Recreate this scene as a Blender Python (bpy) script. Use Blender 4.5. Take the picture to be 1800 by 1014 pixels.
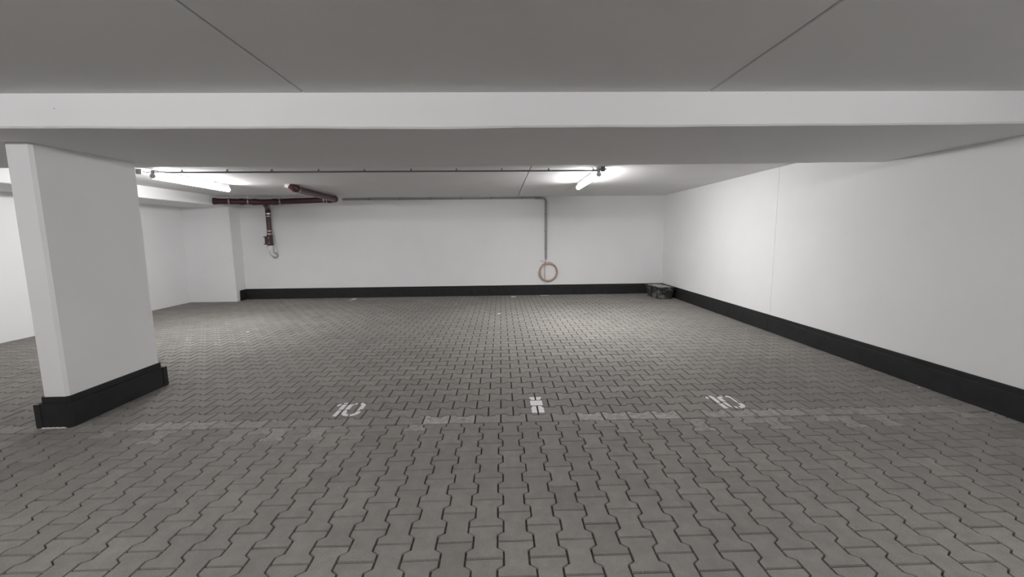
import bpy, bmesh, math, random
from mathutils import Vector, Matrix

random.seed(7)
scene = bpy.context.scene
for o in list(bpy.data.objects):
    bpy.data.objects.remove(o)
COL = scene.collection

# ------------------------------------------------------------------ camera
CAM = Vector((0.0, 0.0, 1.41093))
RIGHT = Vector((0.99957765, -0.02680897, -0.01121622))
UP = Vector((0.01447944, 0.12480834, 0.99207521))
FWD = Vector((0.02519664, 0.99181861, -0.1251438))
FPX = 738.777
cam_data = bpy.data.cameras.new('camera')
cam_data.sensor_fit = 'HORIZONTAL'
cam_data.sensor_width = 36.0
cam_data.lens = FPX / 1800 * 36.0
cam_data.clip_start = 0.02
cam = bpy.data.objects.new('camera', cam_data)
COL.objects.link(cam)
cam.matrix_world = Matrix(((RIGHT.x, UP.x, -FWD.x, CAM.x),
                           (RIGHT.y, UP.y, -FWD.y, CAM.y),
                           (RIGHT.z, UP.z, -FWD.z, CAM.z),
                           (0, 0, 0, 1)))
scene.camera = cam


def project(p):
    d = Vector(p) - CAM
    z = d.dot(FWD)
    if z < 0.05:
        return None
    return (900 + FPX * d.dot(RIGHT) / z, 507 - FPX * d.dot(UP) / z)


# ------------------------------------------------------------------ world, exposure
world = bpy.data.worlds.new('world')
scene.world = world
world.use_nodes = True
world.node_tree.nodes['Background'].inputs[0].default_value = (0.5, 0.5, 0.5, 1)
world.node_tree.nodes['Background'].inputs[1].default_value = 0.0
scene.view_settings.view_transform = 'Standard'
scene.view_settings.look = 'None'
scene.view_settings.gamma = 1.0
scene.view_settings.use_curve_mapping = False
scene.view_settings.exposure = 0.14
scene.cycles.use_denoising = True
scene.cycles.max_bounces = 16
scene.cycles.diffuse_bounces = 12
# strength of the opal tubes and how much more their underside glows: bay on the right, bay on the left, driving lane
TUBES = {'diffuser': (160.0, .21, 1.55), 'left_diffuser': (172.0, .35, .80), 'lane_diffuser': (112.0, .64, .16)}

# ------------------------------------------------------------------ room dimensions (metres)
XR = 3.848          # right wall
XL = -6.99          # left wall
YB = 9.912          # back wall
YR = -6.0           # wall behind the camera
HC = 2.302          # ceiling
ZB = 2.094          # underside of beams
Y1, Y2 = 2.767, 4.254   # cross beam
XLB = -5.94         # face of the long beam on the left
XBLK, YBLK = -5.965, 9.53   # wall pier in the far left corner


# ------------------------------------------------------------------ materials
class NT:
    def __init__(self, name):
        self.m = bpy.data.materials.new(name)
        self.m.use_nodes = True
        self.t = self.m.node_tree
        self.b = self.t.nodes['Principled BSDF']

    def n(self, typ, **kw):
        nd = self.t.nodes.new(typ)
        for k, v in kw.items():
            if k.startswith('i_'):
                key = k[2:]
                key = int(key) if key.isdigit() else key.replace('_', ' ')
                nd.inputs[key].default_value = v
            else:
                setattr(nd, k, v)
        return nd

    def l(self, a, b):
        self.t.links.new(a, b)

    def noise(self, scale, detail=4, rough=.55, coord='Object'):
        tc = self.n('ShaderNodeTexCoord')
        nz = self.n('ShaderNodeTexNoise')
        nz.inputs['Scale'].default_value = scale
        nz.inputs['Detail'].default_value = detail
        nz.inputs['Roughness'].default_value = rough
        self.l(tc.outputs[coord], nz.inputs['Vector'])
        return nz.outputs['Fac']

    def geo_noise(self, scale, detail=4, rough=.55):
        g = self.n('ShaderNodeNewGeometry')
        nz = self.n('ShaderNodeTexNoise')
        nz.inputs['Scale'].default_value = scale
        nz.inputs['Detail'].default_value = detail
        nz.inputs['Roughness'].default_value = rough
        self.l(g.outputs['Position'], nz.inputs['Vector'])
        return nz.outputs['Fac']

    def ramp(self, fac, stops):
        r = self.n('ShaderNodeValToRGB')
        el = r.color_ramp.elements
        while len(el) < len(stops):
            el.new(0.5)
        for e, (p, c) in zip(el, stops):
            e.position = p
            e.color = (c[0], c[1], c[2], 1) if isinstance(c, (tuple, list)) else (c, c, c, 1)
        self.l(fac, r.inputs['Fac'])
        return r.outputs['Color']

    def math(self, op, a, b=None, clamp=False):
        m = self.n('ShaderNodeMath', operation=op, use_clamp=clamp)
        for i, v in enumerate((a, b)):
            if v is None:
                continue
            if isinstance(v, (int, float)):
                m.inputs[i].default_value = v
            else:
                self.l(v, m.inputs[i])
        return m.outputs[0]

    def mix(self, fac, a, b, mode='MIX'):
        m = self.n('ShaderNodeMix', data_type='RGBA', blend_type=mode)
        for sock, v in ((m.inputs[0], fac), (m.inputs[6], a), (m.inputs[7], b)):
            if isinstance(v, (int, float)):
                sock.default_value = v
            elif isinstance(v, (tuple, list)):
                sock.default_value = (v[0], v[1], v[2], 1)
            else:
                self.l(v, sock)
        return m.outputs[2]

    def bump(self, h, strength, dist=.002):
        b = self.n('ShaderNodeBump')
        b.inputs['Strength'].default_value = strength
        b.inputs['Distance'].default_value = dist
        self.l(h, b.inputs['Height'])
        self.l(b.outputs['Normal'], self.b.inputs['Normal'])

    def set(self, color=None, rough=.8, metal=0.0, spec=None):
        if color is not None:
            if isinstance(color, (tuple, list)):
                self.b.inputs['Base Color'].default_value = (color[0], color[1], color[2], 1)
            else:
                self.l(color, self.b.inputs['Base Color'])
        self.b.inputs['Roughness'].default_value = rough
        self.b.inputs['Metallic'].default_value = metal
        if spec is not None:
            self.b.inputs['Specular IOR Level'].default_value = spec
        return self


def painted(name, lo, hi, pits=False, rough=.75):
    t = NT(name)
    big = t.geo_noise(1.3, 5, .6)
    c = t.ramp(big, [(.3, lo), (.7, hi)])
    if pits:
        g = t.n('ShaderNodeNewGeometry')
        v = t.n('ShaderNodeTexVoronoi')
        v.inputs['Scale'].default_value = 7.0
        t.l(g.outputs['Position'], v.inputs['Vector'])
        sep = t.n('ShaderNodeSeparateColor')
        t.l(v.outputs['Color'], sep.inputs[0])
        size = t.math('MULTIPLY', t.math('POWER', sep.outputs[0], 3.0), .045)
        hole = t.math('LESS_THAN', v.outputs['Distance'], size)
        c = t.mix(t.math('MULTIPLY', hole, .75), c, (.12, .11, .10))
    t.set(c, rough, spec=.25)
    t.bump(t.geo_noise(160, 3, .6), .12, .002)
    return t.m


M = {}
M['wall'] = painted('white_wall_paint', (.77, .77, .775), (.80, .80, .805))
M['beam'] = painted('white_beam_paint', (.77, .77, .775), (.80, .80, .805), pits=True)
M['ceiling'] = painted('white_ceiling_paint', (.70, .695, .69), (.73, .725, .72))
M['dark_joint'] = NT('dark_joint').set((.05, .05, .05), .9).m
t = NT('black_skirting')
t.set(t.ramp(t.geo_noise(9, 5), [(.3, (.0150, .0147, .0150)), (.7, (.0235, .023, .0235))]), .6, spec=.25)
t.bump(t.geo_noise(60, 4), .15, .003)
M['skirting'] = t.m
M['sealant'] = NT('white_sealant').set((.62, .61, .59), .8).m
t = NT('joint_sand')
t.set(t.ramp(t.geo_noise(140, 4), [(.3, (.040, .036, .032)), (.7, (.095, .087, .077))]), .95, spec=.1)
M['sand'] = t.m


def paver_material(name, individual):
    t = NT(name)
    if individual:
        oi = t.n('ShaderNodeObjectInfo')
        sep = t.n('ShaderNodeSeparateColor')
        t.l(oi.outputs['Color'], sep.inputs[0])
        tint, residue = sep.outputs[0], sep.outputs[1]
    else:
        a = t.n('ShaderNodeAttribute', attribute_name='tint')
        r = t.n('ShaderNodeAttribute', attribute_name='residue')
        tint, residue = a.outputs['Fac'], r.outputs['Fac']
    grain = t.geo_noise(210, 5, .8)
    blot = t.geo_noise(13, 5, .6)
    big = t.geo_noise(.9, 3, .5)
    base = t.ramp(tint, [(0.0, (.186, .180, .164)), (.35, (.208, .198, .184)), (.7, (.221, .210, .196)), (1.0, (.240, .224, .208))])
    base = t.mix(1.0, base, t.ramp(grain, [(.25, .60), (.5, 1.0), (.78, 1.42)]), 'MULTIPLY')
    base = t.mix(1.0, base, t.ramp(blot, [(.25, .86), (.75, 1.13)]), 'MULTIPLY')
    base = t.mix(1.0, base, t.ramp(big, [(.3, .92), (.7, 1.08)]), 'MULTIPLY')
    # dried drips and dusty scuffs
    fleck = t.ramp(t.geo_noise(34, 5, .65), [(.71, 0.0), (.80, 1.0)])
    base = t.mix(t.math('MULTIPLY', fleck, .30), base, (.34, .33, .31))
    worn = t.ramp(t.geo_noise(24, 5, .7), [(.36, 0.0), (.60, 1.0)])
    fac = t.math('MULTIPLY', worn, residue, clamp=True)
    base = t.mix(fac, base, (.46, .455, .44))
    t.set(base, .82, spec=.3)
    t.bump(t.geo_noise(300, 3, .7), .35, .002)
    return t.m


M['paver'] = paver_material('grey_concrete_paver', True)
M['paver_mass'] = paver_material('grey_concrete_paver_field', False)
t = NT('white_marking_paint')
t.set(t.ramp(t.geo_noise(60, 5, .7), [(.3, (.60, .60, .59)), (.55, (.78, .78, .78))]), .6)
M['paint'] = t.m
t = NT('red_brown_pipe')
t.set(t.ramp(t.geo_noise(14, 4), [(.3, (.046, .0150, .0155)), (.7, (.068, .0205, .0215))]), .38, spec=.5)
M['red'] = t.m
M['steel'] = NT('galvanised_steel').set((.42, .42, .43), .35, .9).m
M['grey_plastic'] = NT('grey_plastic').set((.22, .22, .235), .5).m
M['mid_plastic'] = NT('light_grey_plastic').set((.30, .30, .32), .5).m
M['lamp_grey'] = NT('lamp_housing_grey').set((.45, .45, .46), .45).m
M['white_plastic'] = NT('white_plastic').set((.72, .72, .72), .45).m
M['copper'] = NT('copper_cable').set((.50, .35, .27), .45, .2).m
M['chip'] = NT('white_chip').set((.75, .75, .73), .7).m
M['bright_metal'] = NT('bright_metal').set((.85, .85, .85), .15, 1.0).m
for key, (power, side_, under_) in TUBES.items():
    t = NT('lamp_' + key)
    t.set((.9, .9, .9), .4)
    t.b.inputs['Emission Color'].default_value = (1.0, .992, .990, 1)
    g_ = t.n('ShaderNodeNewGeometry')      # the light strip inside faces down: the underside of the opal tube glows most
    sx_ = t.n('ShaderNodeSeparateXYZ')
    t.l(g_.outputs['Normal'], sx_.inputs[0])
    down = t.math('MAXIMUM', t.math('MULTIPLY', sx_.outputs[2], -1.0), 0.0)
    t.l(t.math('MULTIPLY', t.math('ADD', t.math('MULTIPLY', down, under_), side_), power), t.b.inputs['Emission Strength'])
    M[key] = t.m
t = NT('black_tub_plastic')
smear = t.ramp(t.noise(5.5, 6, .75), [(.50, 0.0), (.60, 1.0)])
smear2 = t.ramp(t.noise(30, 5, .75), [(.55, 0.0), (.70, 1.0)])
c = t.mix(smear, (.018, .018, .017), (.17, .168, .16))
c = t.mix(t.math('MULTIPLY', smear2, .4), c, (.20, .20, .19))
t.set(c, .6)
M['tub'] = t.m
t = NT('dried_mortar')
t.set(t.ramp(t.noise(18, 6, .7), [(.30, (.10, .098, .09)), (.5, (.33, .33, .31)), (.75, (.48, .48, .45))]), .9)
t.bump(t.noise(30, 5, .7), .6, .01)
M['mortar'] = t.m


# ------------------------------------------------------------------ object helpers
def empty(name, loc=(0, 0, 0)):
    o = bpy.data.objects.new(name, None)
    o.empty_display_size = .1
    o.location = loc
    COL.objects.link(o)
    return o


def tag(o, label, cat, group=None, kind=None):
    o['label'] = label
    o['category'] = cat
    if group:
        o['group'] = group
    if kind:
        o['kind'] = kind
    return o


def link_mesh(name, me, mat, parent=None, smooth=False):
    o = bpy.data.objects.new(name, me)
    COL.objects.link(o)
    if mat is not None and not me.materials:
        me.materials.append(M[mat])
    if parent is not None:
        o.parent = parent
        o.matrix_parent_inverse = Matrix.Translation(-parent.location)
    if smooth:
        me.polygons.foreach_set('use_smooth', [True] * len(me.polygons))
    return o


def obj(name, bm, mat, parent=None, smooth=False):
    bmesh.ops.recalc_face_normals(bm, faces=bm.faces[:])
    me = bpy.data.meshes.new(name)
    bm.to_mesh(me)
    bm.free()
    o = link_mesh(name, me, mat, parent, False)
    if smooth:
        for p in me.polygons:
            p.use_smooth = True
        try:
            me.set_sharp_from_angle(angle=math.radians(40))
        except Exception:
            pass
    return o


def box(bm, x0, x1, y0, y1, z0, z1):
    v = [bm.verts.new((x, y, z)) for z in (z0, z1) for y in (y0, y1) for x in (x0, x1)]
    for f in ((0, 2, 3, 1), (4, 5, 7, 6), (0, 1, 5, 4), (1, 3, 7, 5), (3, 2, 6, 7), (2, 0, 4, 6)):
        bm.faces.new([v[i] for i in f])
    return bm


def bevelled_box(x0, x1, y0, y1, z0, z1, bev, pick=None, seg=1):
    bm = bmesh.new()
    box(bm, x0, x1, y0, y1, z0, z1)
    ed = [e for e in bm.edges if pick is None or pick(e)]
    if bev > 0 and ed:
        bmesh.ops.bevel(bm, geom=ed, offset=bev, segments=seg, affect='EDGES', profile=.5)
    return bm


def tube(bm, pts, r, seg=14, cap=True, closed=False):
    """a round bar along a path; r may be a list"""
    pts = [Vector(p) for p in pts]
    n = len(pts)
    rs = r if isinstance(r, (list, tuple)) else [r] * n
    prev = None
    rings = []
    for i, p in enumerate(pts):
        a = pts[i - 1] if (i > 0 or closed) else p
        b = pts[(i + 1) % n] if (i < n - 1 or closed) else p
        d = (b - a).normalized()
        if prev is None:
            ref = Vector((0, 0, 1)) if abs(d.z) < .9 else Vector((1, 0, 0))
            s = d.cross(ref).normalized()
        else:
            s = (prev - d * prev.dot(d)).normalized()
        prev = s
        t_ = d.cross(s)
        # mitre at corners so that the bar keeps its width
        rings.append([bm.verts.new(p + (s * math.cos(2 * math.pi * k / seg) + t_ * math.sin(2 * math.pi * k / seg)) * rs[i]) for k in range(seg)])
    m = n if closed else n - 1
    for i in range(m):
        A, B = rings[i], rings[(i + 1) % n]
        for k in range(seg):
            bm.faces.new((A[k], A[(k + 1) % seg], B[(k + 1) % seg], B[k]))
    if cap and not closed:
        bm.faces.new(rings[0][::-1])
        bm.faces.new(rings[-1])
    return bm


def bar(name, pts, r, mat, parent, seg=14):
    bm = bmesh.new()
    tube(bm, pts, r, seg)
    return obj(name, bm, mat, parent, True)


def prism(bm, outline, z0, z1):
    """outline: list of (x, y), extruded from z0 to z1"""
    a = [bm.verts.new((x, y, z0)) for x, y in outline]
    b = [bm.verts.new((x, y, z1)) for x, y in outline]
    n = len(outline)
    bm.faces.new(a[::-1])
    bm.faces.new(b)
    for i in range(n):
        bm.faces.new((a[i], a[(i + 1) % n], b[(i + 1) % n], b[i]))
    return bm


def ring_prism(bm, outer, inner, z0, z1, top_in=0.0):
    n = len(outer)
    o0 = [bm.verts.new((x, y, z0)) for x, y in outer]
    o1 = [bm.verts.new((x, y, z1)) for x, y in outer]
    i0 = [bm.verts.new((x, y, z0)) for x, y in inner]
    i1 = [bm.verts.new((x, y, z1)) for x, y in inner]
    for i in range(n):
        j = (i + 1) % n
        bm.faces.new((o0[i], o0[j], o1[j], o1[i]))
        bm.faces.new((o1[i], o1[j], i1[j], i1[i]))
        bm.faces.new((i1[i], i1[j], i0[j], i0[i]))
        bm.faces.new((i0[i], i0[j], o0[j], o0[i]))
    return bm


# ------------------------------------------------------------------ structure: floor bed
bm = bmesh.new()
box(bm, XL - .2, XR + .2, YR - .2, YB + .2, -.12, -.0085)
floor = obj('floor', bm, 'sand')
tag(floor, 'grey interlocking concrete pavers with dark sand joints', 'floor', kind='structure')


# walls -------------------------------------------------------------
def panel_wall(name, label, panels, backing):
    bm = bmesh.new()
    box(bm, *backing)
    w = obj(name, bm, 'dark_joint')
    tag(w, label, 'wall', kind='structure')
    for p, pick in panels:
        obj('wall_panel', bevelled_box(*p, .004, pick), 'wall', w)
    return w


def vertical_edges(e):
    a, b = e.verts
    return abs(a.co.z - b.co.z) > .5


SEAM_R = 5.84
panel_wall('wall_right', 'long white concrete wall along the right side',
           [((XR, XR + .16, YR, SEAM_R - .0015, -.1, HC + .05), vertical_edges),
            ((XR, XR + .16, SEAM_R + .0015, YB, -.1, HC + .05), vertical_edges)],
           (XR + .16, XR + .26, YR, YB + .2, -.1, HC + .1))
SEAM_B = -3.135
panel_wall('wall_back', 'white concrete wall across the far end',
           [((XL - .2, SEAM_B - .0008, YB, YB + .16, -.1, HC + .05), lambda e: False),
            ((SEAM_B + .0008, XR + .2, YB, YB + .16, -.1, HC + .05), lambda e: False)],
           (XL - .2, XR + .2, YB + .16, YB + .26, -.1, HC + .1))
bm = bmesh.new()
box(bm, XL - .2, XL, YR, YB, -.1, HC + .1)
tag(obj('wall_left', bm, 'wall'), 'white wall on the left, seen behind the pillar', 'wall', kind='structure')
bm = bmesh.new()
box(bm, XL - .2, XR + .2, YR - .2, YR, -.1, HC + .1)
tag(obj('wall_rear', bm, 'wall'), 'white wall behind the camera closing the garage', 'wall', kind='structure')
bm = bevelled_box(XL, XBLK, YBLK, YB, -.005, HC, .012,
                  lambda e: all(abs(v.co.x - XBLK) < .001 and abs(v.co.y - YBLK) < .001 for v in e.verts))
tag(obj('wall_pier', bm, 'wall'), 'shallow white wall pier in the far left corner', 'wall', kind='structure')

# ceiling -----------------------------------------------------------
bm = bmesh.new()
box(bm, XL - .2, XR + .2, YR - .2, YB + .2, HC + .10, HC + .2)
ceiling = obj('ceiling', bm, 'dark_joint')
tag(ceiling, 'white painted concrete slab ceiling with straight joints', 'ceiling', kind='structure')


def slabs(joints, y0, y1, bev, gap, wide=()):
    xs = [XL] + joints + [XR]
    for a, b in zip(xs[:-1], xs[1:]):
        ga = (.013 if a in wide else gap) / 2 if a != XL else 0
        gb = (.013 if b in wide else gap) / 2 if b != XR else 0

        def pick(e):
            u, v = e.verts
            return abs(u.co.z - HC) < .001 and abs(v.co.z - HC) < .001 and abs(u.co.x - v.co.x) < .001 \
                and XL + .01 < u.co.x < XR - .01
        obj('ceiling_slab', bevelled_box(a + ga, b - gb, y0, y1, HC, HC + .1, bev, pick), 'ceiling', ceiling)


slabs([-6.31, -3.76, -1.21, 1.339], YR, Y1 + .2, .0060, .009)
slabs([-4.64, -2.12, .41, 1.345], Y2 - .2, YB, .0035, .004, (.41,))

# beams -------------------------------------------------------------
SAG = [(-7.0, .010), (-3.6, .009), (-2.0, .001), (-.4, -.008), (.3, -.004), (1.8, -.001), (3.0, .004), (3.9, .007)]


def sag(x):
    for (a, u), (b, v) in zip(SAG[:-1], SAG[1:]):
        if a <= x <= b:
            k = (x - a) / (b - a)
            return u + (v - u) * k * k * (3 - 2 * k)
    return SAG[0][1] if x < SAG[0][0] else SAG[-1][1]


bm = bmesh.new()
c = .011
prof = [(Y1, HC + .02), (Y1, ZB + c), (Y1 + c, ZB), (Y2 - c, ZB), (Y2, ZB + c), (Y2, HC + .02)]
rows = []
N = 64
for i in range(N + 1):
    x = XL + (XR - XL) * i / N
    wob = .0014 * math.sin(x * 4.1) + .0008 * math.sin(x * 9.7 + 1)
    rows.append([bm.verts.new((x, y, z + (sag(x) + wob if z < HC else 0))) for y, z in prof])
for a, b in zip(rows[:-1], rows[1:]):
    for k in range(len(prof)):
        j = (k + 1) % len(prof)
        bm.faces.new((a[k], a[j], b[j], b[k]))
bm.faces.new(rows[0])
bm.faces.new(rows[-1][::-1])
tag(obj('ceiling_beam', bm, 'beam'), 'wide white concrete downstand beam crossing the whole ceiling', 'beam', kind='structure')
bm = bevelled_box(XL, XLB, Y2 - .02, YBLK, ZB + .008, HC + .02, .01,
                  lambda e: all(abs(v.co.x - XLB) < .001 and v.co.z < HC for v in e.verts))
tag(obj('ceiling_beam', bm, 'beam'), 'white beam running along the left wall behind the pillar', 'beam', kind='structure')

# skirtings ---------------------------------------------------------
SK = [(0, -.004), (.026, -.004), (.026, .189), (.023, .193), (.011, .194), (.011, .236), (.008, .240), (0, .240)]


def skirting(bm, p0, p1, nrm):
    """profile swept from p0 to p1; nrm points into the room"""
    a = [bm.verts.new((p0[0] + nrm[0] * d, p0[1] + nrm[1] * d, z)) for d, z in SK]
    b = [bm.verts.new((p1[0] + nrm[0] * d, p1[1] + nrm[1] * d, z)) for d, z in SK]
    for k in range(len(SK)):
        j = (k + 1) % len(SK)
        bm.faces.new((a[k], a[j], b[j], b[k]))
    bm.faces.new(a)
    bm.faces.new(b[::-1])
    return bm


sk = empty('baseboard_right', (XR, 5, 0))
tag(sk, 'black stepped skirting along the foot of the right wall', 'skirting', kind='structure')
for y0, y1 in ((YR, SEAM_R - .002), (SEAM_R + .002, YB - .027)):
    obj('skirting_board', skirting(bmesh.new(), (XR, y0), (XR, y1), (-1, 0)), 'skirting', sk)
sk = empty('baseboard_back', (0, YB, 0))
tag(sk, 'black skirting along the foot of the far wall', 'skirting', kind='structure')
obj('skirting_board', skirting(bmesh.new(), (XBLK, YB), (XR, YB), (0, -1)), 'skirting', sk)
bm = bmesh.new()
# short return on the side of the pier, with a rounded upper corner
ol = [(9.655, -.004), (YB - .026, -.004), (YB - .026, .240), (9.70, .240), (9.672, .225), (9.657, .20)]
A = [bm.verts.new((XBLK, y, z)) for y, z in ol]
B = [bm.verts.new((XBLK + .022, y, z)) for y, z in ol]
bm.faces.new(A)
bm.faces.new(B[::-1])
for i in range(len(ol)):
    j = (i + 1) % len(ol)
    bm.faces.new((A[i], A[j], B[j], B[i]))
obj('skirting_return', bm, 'skirting', sk)


# ------------------------------------------------------------------ pavers
GAP = .0070
stones = []     # dict(outline local, centre, along, clip)


def stone_outline(L, wide, waist):
    h = L / 2 - .0047
    a, b = .3 * L, .2 * L
    w, n = wide / 2 - GAP / 2, waist / 2 - GAP / 2
    right = [(w, -h), (w, -a), (n, -b), (n, b), (w, a), (w, h)]
    return right + [(-x, y) for x, y in right[::-1]]


def clip_half(poly, nx, ny, d):
    """keep nx*x + ny*y <= d"""
    out = []
    for i in range(len(poly)):
        p, q = poly[i], poly[(i + 1) % len(poly)]
        sp, sq = nx * p[0] + ny * p[1] - d, nx * q[0] + ny * q[1] - d
        if sp <= 0:
            out.append(p)
        if (sp < 0 < sq) or (sq < 0 < sp):
            k = sp / (sp - sq)
            out.append((p[0] + (q[0] - p[0]) * k, p[1] + (q[1] - p[1]) * k))
    return out


YLINE = 3.053
XA, XB = XL, XR
near_out = stone_outline(.2077, .1700, .1124)
far_out = [(y, x) for x, y in stone_outline(.2, .1765, .1175)][::-1]


def clip_all(ol, cx, cy, ymin, ymax):
    p = [(x + cx, y + cy) for x, y in ol]
    cut = False
    for nx, ny, d in ((0, -1, -ymin), (0, 1, ymax), (1, 0, XB - .001), (-1, 0, -XA - .001)):
        if any(nx * x + ny * y > d + 1e-6 for x, y in p):
            p = clip_half(p, nx, ny, d)
            cut = True
            if len(p) < 3:
                return None, True
    return [(x - cx, y - cy) for x, y in p], cut


def add_stone(kind, cx, cy, ymin, ymax, residue=0.0):
    base = near_out if kind == 'near' else far_out
    p, cut = clip_all(base, cx, cy, ymin, ymax)
    if p is None:
        return
    xs = [q[0] for q in p]
    ys = [q[1] for q in p]
    if max(xs) - min(xs) < .012 or max(ys) - min(ys) < .012:
        return
    stones.append(dict(kind=kind, c=(cx, cy), ol=p, cut=cut, residue=residue,
                       z=random.uniform(-.0009, .0009), tint=min(1, max(0, random.gauss(.5, .19)))))


def near_residue(x, y):
    if y < 2.86:
        return 0.0
    return random.choice([0, 0, .15, .35]) if -3.4 < x < -.6 else (random.choice([0, .2, .4]) if x > .5 else 0)


NEAR_MIN = -0.9
for i in range(-51, 29):
    xc = .05 + .1412 * i
    off = 0 if i % 2 == 0 else .5
    for k in range(-17, 8):
        yc = 2.004 + .2077 * (k + off) + .2077 / 2
        if yc < NEAR_MIN:
            continue
        add_stone('near', xc, yc, NEAR_MIN, YLINE - GAP / 2, near_residue(xc, yc))


def row_residue(x):
    table = [(-3.3, -2.75, .25), (-2.75, -2.0, .5), (-2.0, -1.55, .35), (-1.55, -.65, .16), (-.65, -.42, 1.25), (-.42, -.22, .5), (-.22, .4, .14),
             (.4, .55, .15), (.55, 1.4, .95), (1.4, 1.62, .15), (1.62, 2.4, .55), (2.4, 3.6, .35)]
    for a, b, v in table:
        if a <= x < b:
            return v * random.uniform(.55, 1.15)
    return .2


for k in range(0, 48):
    yc = 3.112 + .147 * k
    for i in range(-37, 22):
        xc = -.019 + .2 * i + (.1 if k % 2 == 0 else 0.0)
        add_stone('far', xc, yc, YLINE + GAP / 2, YB - .003, row_residue(xc) if k == 0 else 0.0)


def poly_area(p):
    return abs(sum(p[i][0] * p[(i + 1) % len(p)][1] - p[(i + 1) % len(p)][0] * p[i][1] for i in range(len(p)))) / 2


for s in stones:
    q = [project((x + s['c'][0], y + s['c'][1], 0)) for x, y in s['ol']]
    s['area'] = 0
    if all(q):
        m = [min(1800, max(0, u)) for u, v in q], [min(1014, max(0, v)) for u, v in q]
        s['area'] = poly_area(list(zip(*m)))
order = sorted(range(len(stones)), key=lambda i: -stones[i]['area'])
picked = set(order[:300])


def inset_outline(ol, d):
    """move every edge of a counter-clockwise or clockwise outline inwards by d"""
    n = len(ol)
    A = sum(ol[i][0] * ol[(i + 1) % n][1] - ol[(i + 1) % n][0] * ol[i][1] for i in range(n))
    sgn = 1 if A > 0 else -1
    out = []
    for i in range(n):
        p0, p1, p2 = Vector(ol[i - 1]), Vector(ol[i]), Vector(ol[(i + 1) % n])
        e1, e2 = p1 - p0, p2 - p1
        if e1.length < 1e-6 or e2.length < 1e-6:
            out.append(tuple(p1))
            continue
        e1.normalize()
        e2.normalize()
        n1 = Vector((-e1.y, e1.x)) * sgn
        n2 = Vector((-e2.y, e2.x)) * sgn
        b = n1 + n2
        k = max(b.dot(n1), .5)
        out.append(tuple(p1 + b * (d / k)))
    return out


def ccw(ol):
    n = len(ol)
    A = sum(ol[i][0] * ol[(i + 1) % n][1] - ol[(i + 1) % n][0] * ol[i][1] for i in range(n))
    return ol if A > 0 else ol[::-1]


def stone_geometry(ol, zoff=0.0, cx=0.0, cy=0.0):
    ol = ccw(ol)
    top = inset_outline(ol, .0022)
    n = len(ol)
    v = [(x + cx, y + cy, zoff) for x, y in top] + [(x + cx, y + cy, zoff - .012) for x, y in ol]
    f = [tuple(range(n))] + [(i, i + n, (i + 1) % n + n, (i + 1) % n) for i in range(n)]
    return v, f


shared = {}
for kind, ol in (('near', near_out), ('far', far_out)):
    me = bpy.data.meshes.new('paver')
    v, f = stone_geometry(ol)
    me.from_pydata(v, [], f)
    me.materials.append(M['paver'])
    shared[kind] = me
mv, mf, mt, mr = [], [], [], []
for i, s in enumerate(stones):
    if i in picked:
        if s['cut']:
            me = bpy.data.meshes.new('paver')
            v, f = stone_geometry(s['ol'])
            me.from_pydata(v, [], f)
            me.materials.append(M['paver'])
        else:
            me = shared[s['kind']]
        o = bpy.data.objects.new('paver', me)
        COL.objects.link(o)
        o.parent = floor
        o.location = (s['c'][0], s['c'][1], s['z'])
        o.rotation_euler = (random.gauss(0, .0035), random.gauss(0, .0035), random.gauss(0, .004))
        o.color = (s['tint'], min(1, s['residue']), 0, 1)
    else:
        v, f = stone_geometry(s['ol'], s['z'], *s['c'])
        b = len(mv)
        mv += v
        mf += [tuple(k + b for k in q) for q in f]
        mt += [s['tint']] * len(v)
        mr += [s['residue']] * len(v)
me = bpy.data.meshes.new('paver_field')
me.from_pydata(mv, [], mf)
me.materials.append(M['paver_mass'])
for nm, data in (('tint', mt), ('residue', mr)):
    a = me.attributes.new(nm, 'FLOAT', 'POINT')
    a.data.foreach_set('value', data)
field = bpy.data.objects.new('paver_field', me)
COL.objects.link(field)
field.parent = floor
field['kind'] = 'stuff'
# plain paved strip of the driving lane behind the camera
bm = bmesh.new()
box(bm, XL, XR, YR, NEAR_MIN - .004, -.03, 0)
obj('lane_paving', bm, 'paver_mass', floor)


# ------------------------------------------------------------------ painted markings (clipped to each stone, the joints stay open)
def convex_bits(s):
    """the stone's painted top as convex strips"""
    top = [(x + s['c'][0], y + s['c'][1]) for x, y in inset_outline(ccw(s['ol']), .0022)]
    L = .2077 if s['kind'] == 'near' else .2
    cuts = [-.6 * L, -.3 * L, -.2 * L, .2 * L, .3 * L, .6 * L]
    out = []
    for a, b in zip(cuts[:-1], cuts[1:]):
        if s['kind'] == 'near':
            p = clip_half(clip_half(top, 0, -1, -(s['c'][1] + a)), 0, 1, s['c'][1] + b)
        else:
            p = clip_half(clip_half(top, -1, 0, -(s['c'][0] + a)), 1, 0, s['c'][0] + b)
        if len(p) >= 3:
            out.append(p)
    return out


def clip_convex(subject, clipper):
    clipper = ccw(clipper)
    p = subject
    for i in range(len(clipper)):
        a, b = clipper[i], clipper[(i + 1) % len(clipper)]
        nx, ny = b[1] - a[1], -(b[0] - a[0])
        p = clip_half(p, nx, ny, nx * a[0] + ny * a[1])
        if len(p) < 3:
            return None
    return p


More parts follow.
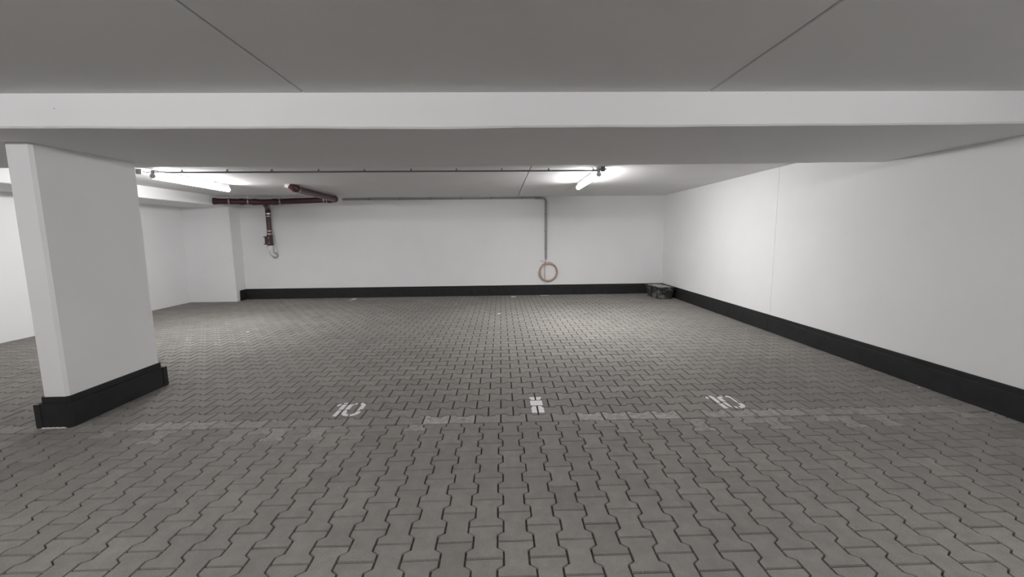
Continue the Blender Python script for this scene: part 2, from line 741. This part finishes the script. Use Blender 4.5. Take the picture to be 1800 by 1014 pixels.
def marking(name, label, strokes, part):
    """strokes: lists of convex polygons; every stone that a stroke crosses carries its own patch of paint"""
    xs = [x for st in strokes for p in st for x, y in p]
    ys = [y for st in strokes for p in st for x, y in p]
    root = empty(name, ((min(xs) + max(xs)) / 2, (min(ys) + max(ys)) / 2, 0))
    tag(root, label, 'floor marking')
    for s in stones:
        cx, cy = s['c']
        if not (min(xs) - .15 < cx < max(xs) + .15 and min(ys) - .15 < cy < max(ys) + .15):
            continue
        bits = convex_bits(s)
        for st in strokes:
            bm = bmesh.new()
            got = 0.0
            for poly in st:
                for b in bits:
                    q = clip_convex(poly, b)
                    if q and poly_area(q) > 2e-7:
                        got += poly_area(q)
                        bm.faces.new([bm.verts.new((x, y, .0014)) for x, y in ccw(q)])
            if got < 3e-5:
                bm.free()
                continue
            bmesh.ops.remove_doubles(bm, verts=bm.verts[:], dist=.0004)
            obj(part, bm, 'paint', root)
    return root


def rect(x0, x1, y0, y1):
    return [(x0, y0), (x1, y0), (x1, y1), (x0, y1)]


def arc_band(cx, cy, rx, ry, w, a0, a1, n=7):
    out = []
    for i in range(n):
        p, q = math.radians(a0 + (a1 - a0) * i / n), math.radians(a0 + (a1 - a0) * (i + 1) / n)
        o = lambda a, k: (cx + (rx - k) * math.cos(a), cy + (ry - k) * math.sin(a))
        out.append([o(p, 0), o(q, 0), o(q, w), o(p, w)])
    return out


def number_ten(x, y, label):
    h, w = .275, .036
    one = [[rect(x + .040, x + .040 + w, y, y + h)[0], rect(x + .040, x + .040 + w, y, y + h)[1], (x + .040 + w, y + h), (x + .040, y + h)]]
    flag = [[(x - .006, y + h - .050), (x + .012, y + h - .074), (x + .035, y + h - .034), (x + .026, y + h - .002)]]
    zx, rx, ry = x + .167, .073, .068
    left = arc_band(zx, y + h - ry, rx, ry, w, 98, 180) + [rect(zx - rx, zx - rx + w, y + ry, y + h - ry)] + arc_band(zx, y + ry, rx, ry, w, 180, 262)
    right = arc_band(zx, y + h - ry, rx, ry, w, 82, 0) + [rect(zx + rx - w, zx + rx, y + ry, y + h - ry)] + arc_band(zx, y + ry, rx, ry, w, 0, -82)
    return marking('painted_number', label, [one, flag, left, right], 'paint_patch')


number_ten(-1.400, 3.220, 'white stencilled number 10 on the pavers nearer the pillar')
number_ten(1.752, 3.208, 'white stencilled number 10 on the pavers nearer the right wall')
marking('painted_bar', 'white upright bar painted between the two stencilled numbers', [[rect(.231, .332, 3.207, 3.535)]], 'paint_patch')
marking('painted_bar', 'small white bar painted on the pavers at the far skirting below the cable coil',
        [[rect(.225, .325, 9.56, 9.74)]], 'paint_patch')
marking('painted_bar', 'small white bar painted on the pavers by the far skirting, below the red pipe elbow',
        [[rect(-3.45, -3.34, 9.50, 9.76)]], 'paint_patch')

# ------------------------------------------------------------------ pillar
PX0, PX1, PY0, PY1 = -3.489, -3.300, 3.149, 4.018
CH = .019


def octo(x0, x1, y0, y1, c):
    return [(x0 + c, y0), (x1 - c, y0), (x1, y0 + c), (x1, y1 - c), (x1 - c, y1), (x0 + c, y1), (x0, y1 - c), (x0, y0 + c)]


pillar = empty('pillar', ((PX0 + PX1) / 2, (PY0 + PY1) / 2, 0))
tag(pillar, 'narrow white concrete pillar with black foot on the left', 'pillar', kind='structure')
bm = prism(bmesh.new(), octo(PX0, PX1, PY0, PY1, CH), 0.0, ZB + .02)
obj('shaft', bm, 'wall', pillar)


def grow(d, c):
    return octo(PX0 - d, PX1 + d, PY0 - d, PY1 + d, c)


bm = bmesh.new()
ring_prism(bm, grow(.012, CH), grow(-.002, CH), .150, .238)
obj('plinth_collar', bm, 'skirting', pillar)
bm = bmesh.new()
ring_prism(bm, grow(.027, CH + .004), grow(.004, CH), .002, .190)
obj('plinth', bm, 'skirting', pillar)
for x0, x1, y0, y1 in ((PX0 - .040, PX0 + .006, PY0 - .034, PY0 - .026), (PX1 + .026, PX1 + .033, PY1 - .012, PY1 + .038)):
    obj('plinth_flap', bevelled_box(x0, x1, y0, y1, .002, .187, .002), 'skirting', pillar)
bm = bmesh.new()
tube(bm, [(PX0 - .005 + i * .012, PY0 - .028 - .003 * math.sin(i * 1.3), .002 + .0015 * math.sin(i * 2.1)) for i in range(16)], .0065, 8)
obj('sealant_bead', bm, 'sealant', pillar, True)


# ------------------------------------------------------------------ lamps
def tube_lamp(p0, p1, label, glow='diffuser', z=2.213):
    """opal batten under the ceiling from p0 to p1 (x, y)"""
    A, B = Vector(p0), Vector(p1)
    d = (B - A).normalized()
    w = Vector((-d.y, d.x))
    mid = (A + B) / 2
    root = empty('tube_lamp', (mid.x, mid.y, HC))
    tag(root, label, 'lamp', 'batten lamps under the ceiling')

    def P(p, side, h):
        return (p.x + w.x * side, p.y + w.y * side, h)
    bm = bmesh.new()
    prof = [(-.024, HC - .012), (-.024, z + .036), (-.018, z + .028), (.018, z + .028), (.024, z + .036), (.024, HC - .012)]
    a = [bm.verts.new(P(A + d * .01, s_, h)) for s_, h in prof]
    b = [bm.verts.new(P(B - d * .01, s_, h)) for s_, h in prof]
    bm.faces.new(a)
    bm.faces.new(b[::-1])
    for k in range(len(prof)):
        j = (k + 1) % len(prof)
        bm.faces.new((a[k], a[j], b[j], b[k]))
    obj('housing', bm, 'lamp_grey', root)
    bar('diffuser', [P(A + d * .012, 0, z), P(B - d * .012, 0, z)], .034, glow, root, 16)
    bar('end_cap', [P(A, 0, z + .002), P(A + d * .014, 0, z + .002)], .0345, 'white_plastic', root, 16)
    bar('end_cap', [P(B - d * .014, 0, z + .002), P(B, 0, z + .002)], .0345, 'white_plastic', root, 16)
    for f in (.2, .8):
        c_ = A.lerp(B, f)
        bm = bmesh.new()
        box(bm, c_.x - .027, c_.x + .027, c_.y - .027, c_.y + .027, HC - .016, HC)
        obj('ceiling_clip', bm, 'steel', root)
    return root


tube_lamp((-4.43, 5.62), (-4.485, 7.22), 'lit tube lamp on the ceiling just right of the pillar top', 'left_diffuser')
tube_lamp((1.335, 5.78), (1.340, 7.33), 'lit tube lamp on the ceiling near the right end of the conduit')
LANE_Y = 0.03
tube_lamp((-5.15, LANE_Y), (-3.6, LANE_Y), 'leftmost lit tube lamp above the driving lane, before the picture', 'lane_diffuser')
tube_lamp((-2.35, LANE_Y), (-.80, LANE_Y), 'middle lit tube lamp above the driving lane, before the picture', 'lane_diffuser')
tube_lamp((1.25, LANE_Y), (2.80, LANE_Y), 'rightmost lit tube lamp above the driving lane, before the picture', 'lane_diffuser')


# ------------------------------------------------------------------ conduits
def clip(parent, x, y, z, r, along='x'):
    bm = bmesh.new()
    w = .011
    if along == 'x':
        box(bm, x - w, x + w, y - r - .005, y + r + .005, z - r * .3, z + r + .006)
        box(bm, x - w * .6, x + w * .6, y - .006, y + .006, z + r, HC)
    else:
        box(bm, x - r - .005, x + r + .005, y - w, y + w, z - r * .3, z + r + .006)
        box(bm, x - .006, x + .006, y - w * .6, y + w * .6, z + r, HC)
    return obj('conduit_clip', bm, 'grey_plastic', parent)


def cy(x):
    return 5.68 + (x + 4.56) / 5.87 * .105


ZC = 2.266
root = empty('ceiling_conduit', (-1.6, cy(-1.6), ZC))
tag(root, 'thin dark conduit crossing the ceiling between the two lamps', 'conduit')
bar('conduit_pipe', [(-4.56, cy(-4.56), ZC), (1.31, cy(1.31), ZC)], .0115, 'grey_plastic', root, 10)
for x in (-4.101, -3.531, -2.967, -2.37, -1.776, -1.169, -.575, .028, .656, 1.259):
    clip(root, x, cy(x), ZC, .0115)


def junction(x, y, z, s, label):
    r_ = empty('junction_box', (x, y, z))
    tag(r_, label, 'junction box', 'grey junction boxes at the ends of the conduit')
    body = obj('box_body', bevelled_box(x - s, x + s, y - s, y + s, z - .02, HC, .005), 'mid_plastic', r_)
    obj('box_lid', bevelled_box(x - s * .92, x + s * .92, y - s * .92, y + s * .92, z - .026, z - .019, .002), 'mid_plastic', body)
    for k in (-1, 1):
        bar('cable_gland', [(x + k * s, y, z + .005), (x + k * (s + .02), y, z + .005)], .011, 'grey_plastic', body, 8)


junction(1.37, cy(1.365) - .085, 2.266, .026, 'small grey junction box at the right end of the ceiling conduit')
junction(-4.60, cy(-4.6) - .02, 2.266, .038, 'small grey junction box beside the pillar top at the left lamp')

# conduit along the far wall with the drop to the cable coil
root = empty('wall_conduit', (1.06, 9.88, .85))
tag(root, 'grey conduit along the top of the far wall bending down to the cable coil', 'conduit')
R_ = .027
YC = 9.882
bar('conduit_pipe', [(-3.60, YC, 2.268), (.95, YC, 2.268)], .021, 'mid_plastic', root, 12)
bend = [(.95, YC, 2.262), (.98, YC, 2.261)] + [(.98 + .08 * math.sin(a), YC, 2.181 + .08 * math.cos(a)) for a in [math.radians(d) for d in range(10, 91, 16)]] + [(1.06, YC, 2.15)]
bar('conduit_bend', bend, .024, 'mid_plastic', root, 12)
bar('conduit_drop', [(1.06, YC, 2.17), (1.06, YC, .865)], R_, 'mid_plastic', root, 14)
bar('conduit_sleeve', [(.80, YC, 2.266), (.95, YC, 2.264)], .027, 'grey_plastic', root, 12)
for x in (-3.0, -2.3, -1.6, -.9, -.2, .5):
    bm = bmesh.new()
    box(bm, x - .012, x + .012, YC - .026, YB, 2.245, 2.294)
    obj('conduit_clip', bm, 'grey_plastic', root)
for z in (1.9, 1.5, 1.1):
    bm = bmesh.new()
    box(bm, 1.06 - .033, 1.06 + .033, YC + .002, YB, z - .012, z + .012)
    obj('conduit_clip', bm, 'grey_plastic', root)
bar('conduit_end', [(1.06, YC, .87), (1.06, YC, .835)], [.019, .015], 'grey_plastic', root, 10)

# cable coil
pts = [(1.060, 9.882, .86), (1.058, 9.878, .82), (1.04, 9.872, .79)]
loops = 5
n = 40
rnd = random.Random(3)
rad = [(rnd.uniform(.172, .238), rnd.uniform(.190, .236), rnd.uniform(-.018, .018), rnd.uniform(-.016, .012)) for _ in range(loops + 1)]
for i in range(loops * n + 1):
    k, u = i // n, (i % n) / n
    a, b = rad[min(k, loops)], rad[min(k + 1, loops)]
    rx, rz, ox, oz = [p + (q - p) * u for p, q in zip(a, b)]
    th = math.radians(108) + 2 * math.pi * i / n
    pts.append((1.112 + ox + rx * math.cos(th), 9.868 + .010 * math.sin(i * .37) - k * .003, .545 + oz + rz * math.sin(th)))
pts += [(1.02, 9.85, .785), (.97, 9.845, .80), (.925, 9.845, .828)]
bm = bmesh.new()
tube(bm, pts, .0068, 8)
coil = obj('cable_coil', bm, 'copper', None, True)
tag(coil, 'coil of bare copper coloured cable hanging on the far wall', 'cable')
bm = bmesh.new()
tube(bm, [(1.055, 9.87, .80), (1.035, 9.86, .68), (1.03, 9.858, .5), (1.045, 9.862, .33)], .0068, 8)
o = obj('cable_end', bm, 'copper', coil, True)

# ------------------------------------------------------------------ red drain pipe under the ceiling
root = empty('drain_pipe', (-5.01, 9.3, 2.18))
tag(root, 'dark red cast iron drain pipe with branches under the ceiling', 'pipe')
RP = .060
TEE = Vector((-5.02, 9.30, 2.178))
LEFT = Vector((-5.935, 9.02, 2.183))
ELB = Vector((-3.50, 9.27, 2.218))
NEARP = Vector((-3.455, 7.42, 2.232))


def lerp(a, b, k):
    return a + (b - a) * k


def clamp(p, d, r=RP + .007, w=.022, name='pipe_clamp'):
    d = d.normalized()
    c_ = bar(name, [p - d * w, p + d * w], r, 'steel', root, 16)
    return c_


def hanger(p):
    bar('hanger_rod', [(p.x, p.y, p.z + .04), (p.x, p.y, HC)], .006, 'steel', root, 8)


d = (TEE - LEFT).normalized()
bar('pipe_length', [LEFT, lerp(LEFT, TEE, .78)], RP, 'red', root, 18)
bar('pipe_socket', [lerp(LEFT, TEE, .0), lerp(LEFT, TEE, .06)], RP + .010, 'red', root, 18)
bar('pipe_coupling', [lerp(LEFT, TEE, .50), lerp(LEFT, TEE, .58)], RP + .009, 'red', root, 18)
bar('pipe_coupling', [lerp(LEFT, TEE, .74), lerp(LEFT, TEE, .84)], RP + .009, 'red', root, 18)
bar('pipe_tee', [lerp(LEFT, TEE, .80), TEE, lerp(TEE, ELB, .10)], RP + .003, 'red', root, 18)
for k in (.30, .66):
    clamp(lerp(LEFT, TEE, k), d, w=.012)
    hanger(lerp(LEFT, TEE, k))
d = (ELB - TEE).normalized()
bar('pipe_length', [lerp(TEE, ELB, .08), lerp(TEE, ELB, .93)], RP, 'red', root, 18)
bar('pipe_coupling', [lerp(TEE, ELB, .10), lerp(TEE, ELB, .16)], RP + .009, 'red', root, 18)
clamp(lerp(TEE, ELB, .215), d, w=.012)
hanger(lerp(TEE, ELB, .215))
clamp(lerp(TEE, ELB, .83), d, w=.012)
hanger(lerp(TEE, ELB, .83))
e2 = (NEARP - ELB).normalized()
elbow = []
for i in range(9):
    k = i / 8
    a, b = ELB - d * .13, ELB + e2 * .13
    elbow.append(a * (1 - k) ** 2 + ELB * 2 * k * (1 - k) + b * k * k)
bar('pipe_elbow', elbow, RP + .004, 'red', root, 18)
bar('pipe_coupling', [ELB - d * .18, ELB - d * .11], RP + .010, 'red', root, 18)
bar('pipe_coupling', [ELB + e2 * .11, ELB + e2 * .18], RP + .010, 'red', root, 18)
clamp(ELB - d * .20, d, w=.010)
bar('pipe_length', [ELB + e2 * .12, NEARP], RP, 'red', root, 18)
bar('pipe_coupling', [NEARP - e2 * .02, NEARP + e2 * .07], RP + .010, 'red', root, 18)
clamp(NEARP + e2 * .025, e2, RP + .013, w=.008)
E3 = NEARP + e2 * .10
up = Vector((-.10, -.02, .085))
bend = []
for i in range(7):
    k = i / 6
    a, b = NEARP + e2 * .05, E3 + up * .75
    bend.append(a * (1 - k) ** 2 + E3 * 2 * k * (1 - k) + b * k * k)
bar('pipe_bend', bend, RP, 'red', root, 18)
bar('ceiling_sleeve', [E3 + up * .62, E3 + up * 1.0], [RP + .004, RP + .02], 'white_plastic', root, 18)

# branch to the far wall
DR = Vector((-5.258, 9.80, 2.02))
RD = .050
b0, b1 = TEE + Vector((-.02, .03, -.02)), DR + Vector((0, 0, .045))
bar('pipe_branch', [b0, lerp(b0, b1, .5), lerp(b0, b1, .86), DR + Vector((0, 0, .0))], [RP + .006, RP + .002, RD + .006, RD + .004], 'red', root, 18)
bar('pipe_coupling', [DR + Vector((0, 0, .04)), DR + Vector((0, 0, -.10))], RD + .008, 'red', root, 18)
clamp(DR + Vector((0, 0, -.06)), Vector((0, 0, 1)), RD + .012, .014)
clamp(DR + Vector((0, 0, -.115)), Vector((0, 0, 1)), RD + .010, .008)
bar('pipe_length', [DR, (-5.262, 9.80, 1.45)], RD, 'red', root, 18)
for z in (1.575, 1.505):
    clamp(Vector((-5.262, 9.80, z)), Vector((0, 0, 1)), RD + .010, .010)
bar('inspection_pipe', [(-5.262, 9.80, 1.485), (-5.262, 9.80, 1.245)], RD + .012, 'red', root, 18)
cover = obj('inspection_cover', bevelled_box(-5.335, -5.225, 9.70, 9.79, 1.265, 1.455, .012), 'red', root)
for x, z in ((-5.338, 1.44), (-5.338, 1.28), (-5.236, 1.42), (-5.236, 1.30)):
    bar('cover_bolt', [(x, 9.712, z), (x, 9.688, z)], .012, 'red' if x < -5.3 else 'steel', cover, 8)
# white plastic stub that turns into the wall
stub = [(-5.262, 9.80, 1.25), (-5.262, 9.80, 1.12)]
bar('white_stub', stub, RD - .002, 'white_plastic', root, 18)
bend = [(-5.262 + .03 * (1 - math.cos(a)), 9.80 + .10 * (1 - math.cos(a)), 1.12 - .10 * math.sin(a)) for a in [math.radians(k) for k in range(0, 91, 15)]]
bar('white_bend', bend, RD - .004, 'white_plastic', root, 18)
ring = [(-5.225 + .062 * math.cos(a), 9.902, 1.012 + .062 * math.sin(a)) for a in [2 * math.pi * k / 24 for k in range(24)]]
bm = bmesh.new()
tube(bm, ring, .010, 8, closed=True)
obj('wall_collar', bm, 'mid_plastic', root, True)
bar('bonding_wire', [(-5.185, 9.80, 1.60), (-5.178, 9.85, 1.40), (-5.172, 9.87, 1.20), (-5.150, 9.88, 1.08), (-5.165, 9.885, 1.0)], .0035, 'mid_plastic', root, 6)

# ------------------------------------------------------------------ mortar tub in the far right corner
tub = empty('mortar_tub', (3.545, 9.27, 0))
tag(tub, 'mortar smeared black plastic tub in the far right corner', 'tub')
ang = math.radians(4)


def tub_ring(hx, hy, z, r, n=5):
    out = []
    for sx, sy, a0 in ((1, 1, 0), (-1, 1, 90), (-1, -1, 180), (1, -1, 270)):
        for k in range(n):
            a = math.radians(a0 + 90 * k / (n - 1))
            x, y = sx * (hx - r) + r * math.cos(a), sy * (hy - r) + r * math.sin(a)
            out.append((3.545 + x * math.cos(ang) - y * math.sin(ang), 9.27 + x * math.sin(ang) + y * math.cos(ang), z))
    return out


def loft(rings, cap0=True, cap1=True):
    bm = bmesh.new()
    V = [[bm.verts.new(p) for p in r_] for r_ in rings]
    for a, b in zip(V[:-1], V[1:]):
        for k in range(len(a)):
            j = (k + 1) % len(a)
            bm.faces.new((a[k], a[j], b[j], b[k]))
    if cap0:
        bm.faces.new(V[0][::-1])
    if cap1:
        bm.faces.new(V[-1])
    return bm


obj('tub_body', loft([tub_ring(.150, .320, 0, .04), tub_ring(.172, .345, .13, .045), tub_ring(.192, .366, .255, .05),
                      tub_ring(.182, .356, .255, .045), tub_ring(.150, .325, .06, .04)]), 'tub', tub)
obj('tub_rim', loft([tub_ring(.190, .364, .238, .05), tub_ring(.206, .380, .240, .055), tub_ring(.208, .382, .262, .055),
                     tub_ring(.202, .376, .268, .055), tub_ring(.180, .354, .266, .045)], False, False), 'tub', tub)
for s_ in (-1, 1):
    yy = 9.27 + s_ * .385
    obj('tub_handle', bevelled_box(3.545 - s_ * .027 - .06, 3.545 - s_ * .027 + .06, yy - .012, yy + .012, .235, .250, .004), 'tub', tub)
bm = bmesh.new()
nx, ny = 10, 18
rnd = random.Random(5)
g = []
for j in range(ny + 1):
    row = []
    for i in range(nx + 1):
        x, y = (-1 + 2 * i / nx) * .176, (-1 + 2 * j / ny) * .350
        edge = max(abs(x) / .176, abs(y) / .350)
        z = .238 + .038 * (1 - edge ** 3) + rnd.uniform(-.008, .010) * (1 if edge < 1 else 0)
        row.append(bm.verts.new((3.545 + x * math.cos(ang) - y * math.sin(ang), 9.27 + x * math.sin(ang) + y * math.cos(ang), z)))
    g.append(row)
for j in range(ny):
    for i in range(nx):
        bm.faces.new((g[j][i], g[j][i + 1], g[j + 1][i + 1], g[j + 1][i]))
obj('mortar_fill', bm, 'mortar', tub, True)


# ------------------------------------------------------------------ small litter on the pavers
def chip(name, x, y, sx, sy, h, rot, mat, label):
    rnd = random.Random(int(abs(x * 1000)) + int(y * 100))
    bm = bmesh.new()
    n_ = 7
    a = [2 * math.pi * k / n_ for k in range(n_)]
    k0 = [rnd.uniform(.7, 1.1) for _ in a]
    lo = [bm.verts.new((sx * math.cos(t_) * k, sy * math.sin(t_) * k, 0)) for t_, k in zip(a, k0)]
    hi = [bm.verts.new((sx * .7 * math.cos(t_) * k, sy * .7 * math.sin(t_) * k, h * rnd.uniform(.7, 1))) for t_, k in zip(a, k0)]
    bm.faces.new(lo[::-1])
    bm.faces.new(hi)
    for i in range(n_):
        j = (i + 1) % n_
        bm.faces.new((lo[i], lo[j], hi[j], hi[i]))
    o = obj(name, bm, mat)
    o.location = (x, y, .0012)
    o.rotation_euler.z = rot
    return tag(o, label, 'debris', 'scraps of litter lying on the pavers')


chip('plaster_chip', 3.775, 3.575, .012, .008, .006, .3, 'chip', 'white plaster chip lying by the right skirting')
chip('metal_scrap', .578, 1.591, .008, .006, .007, .9, 'bright_metal', 'tiny shiny metal scrap in a joint at the bottom edge')
chip('plaster_chip', -.052, 7.53, .045, .022, .006, .4, 'chip', 'pale plaster chip in the middle of the far paving')
chip('plaster_chip', -3.868, 6.369, .022, .010, .006, .1, 'chip', 'white plaster chip right of the pillar, farthest of the three there')
chip('plaster_chip', -3.545, 5.733, .014, .012, .008, .1, 'chip', 'small white plaster chip right of the pillar, nearest of the three there')
chip('plaster_chip', -4.446, 5.918, .016, .008, .006, .6, 'chip', 'white plaster chip right of the pillar, leftmost of the three there')
chip('plaster_chip', -1.558, 4.343, .007, .006, .005, .6, 'chip', 'tiny white plaster chip behind the left number 10')
chip('plaster_chip', -.948, 8.705, .022, .014, .008, .2, 'chip', 'white plaster chip on the far paving left of the painted bar')
chip('plaster_chip', 1.03, 9.78, .13, .022, .006, 0, 'chip', 'flat pale plaster smear at the far skirting under the coil')
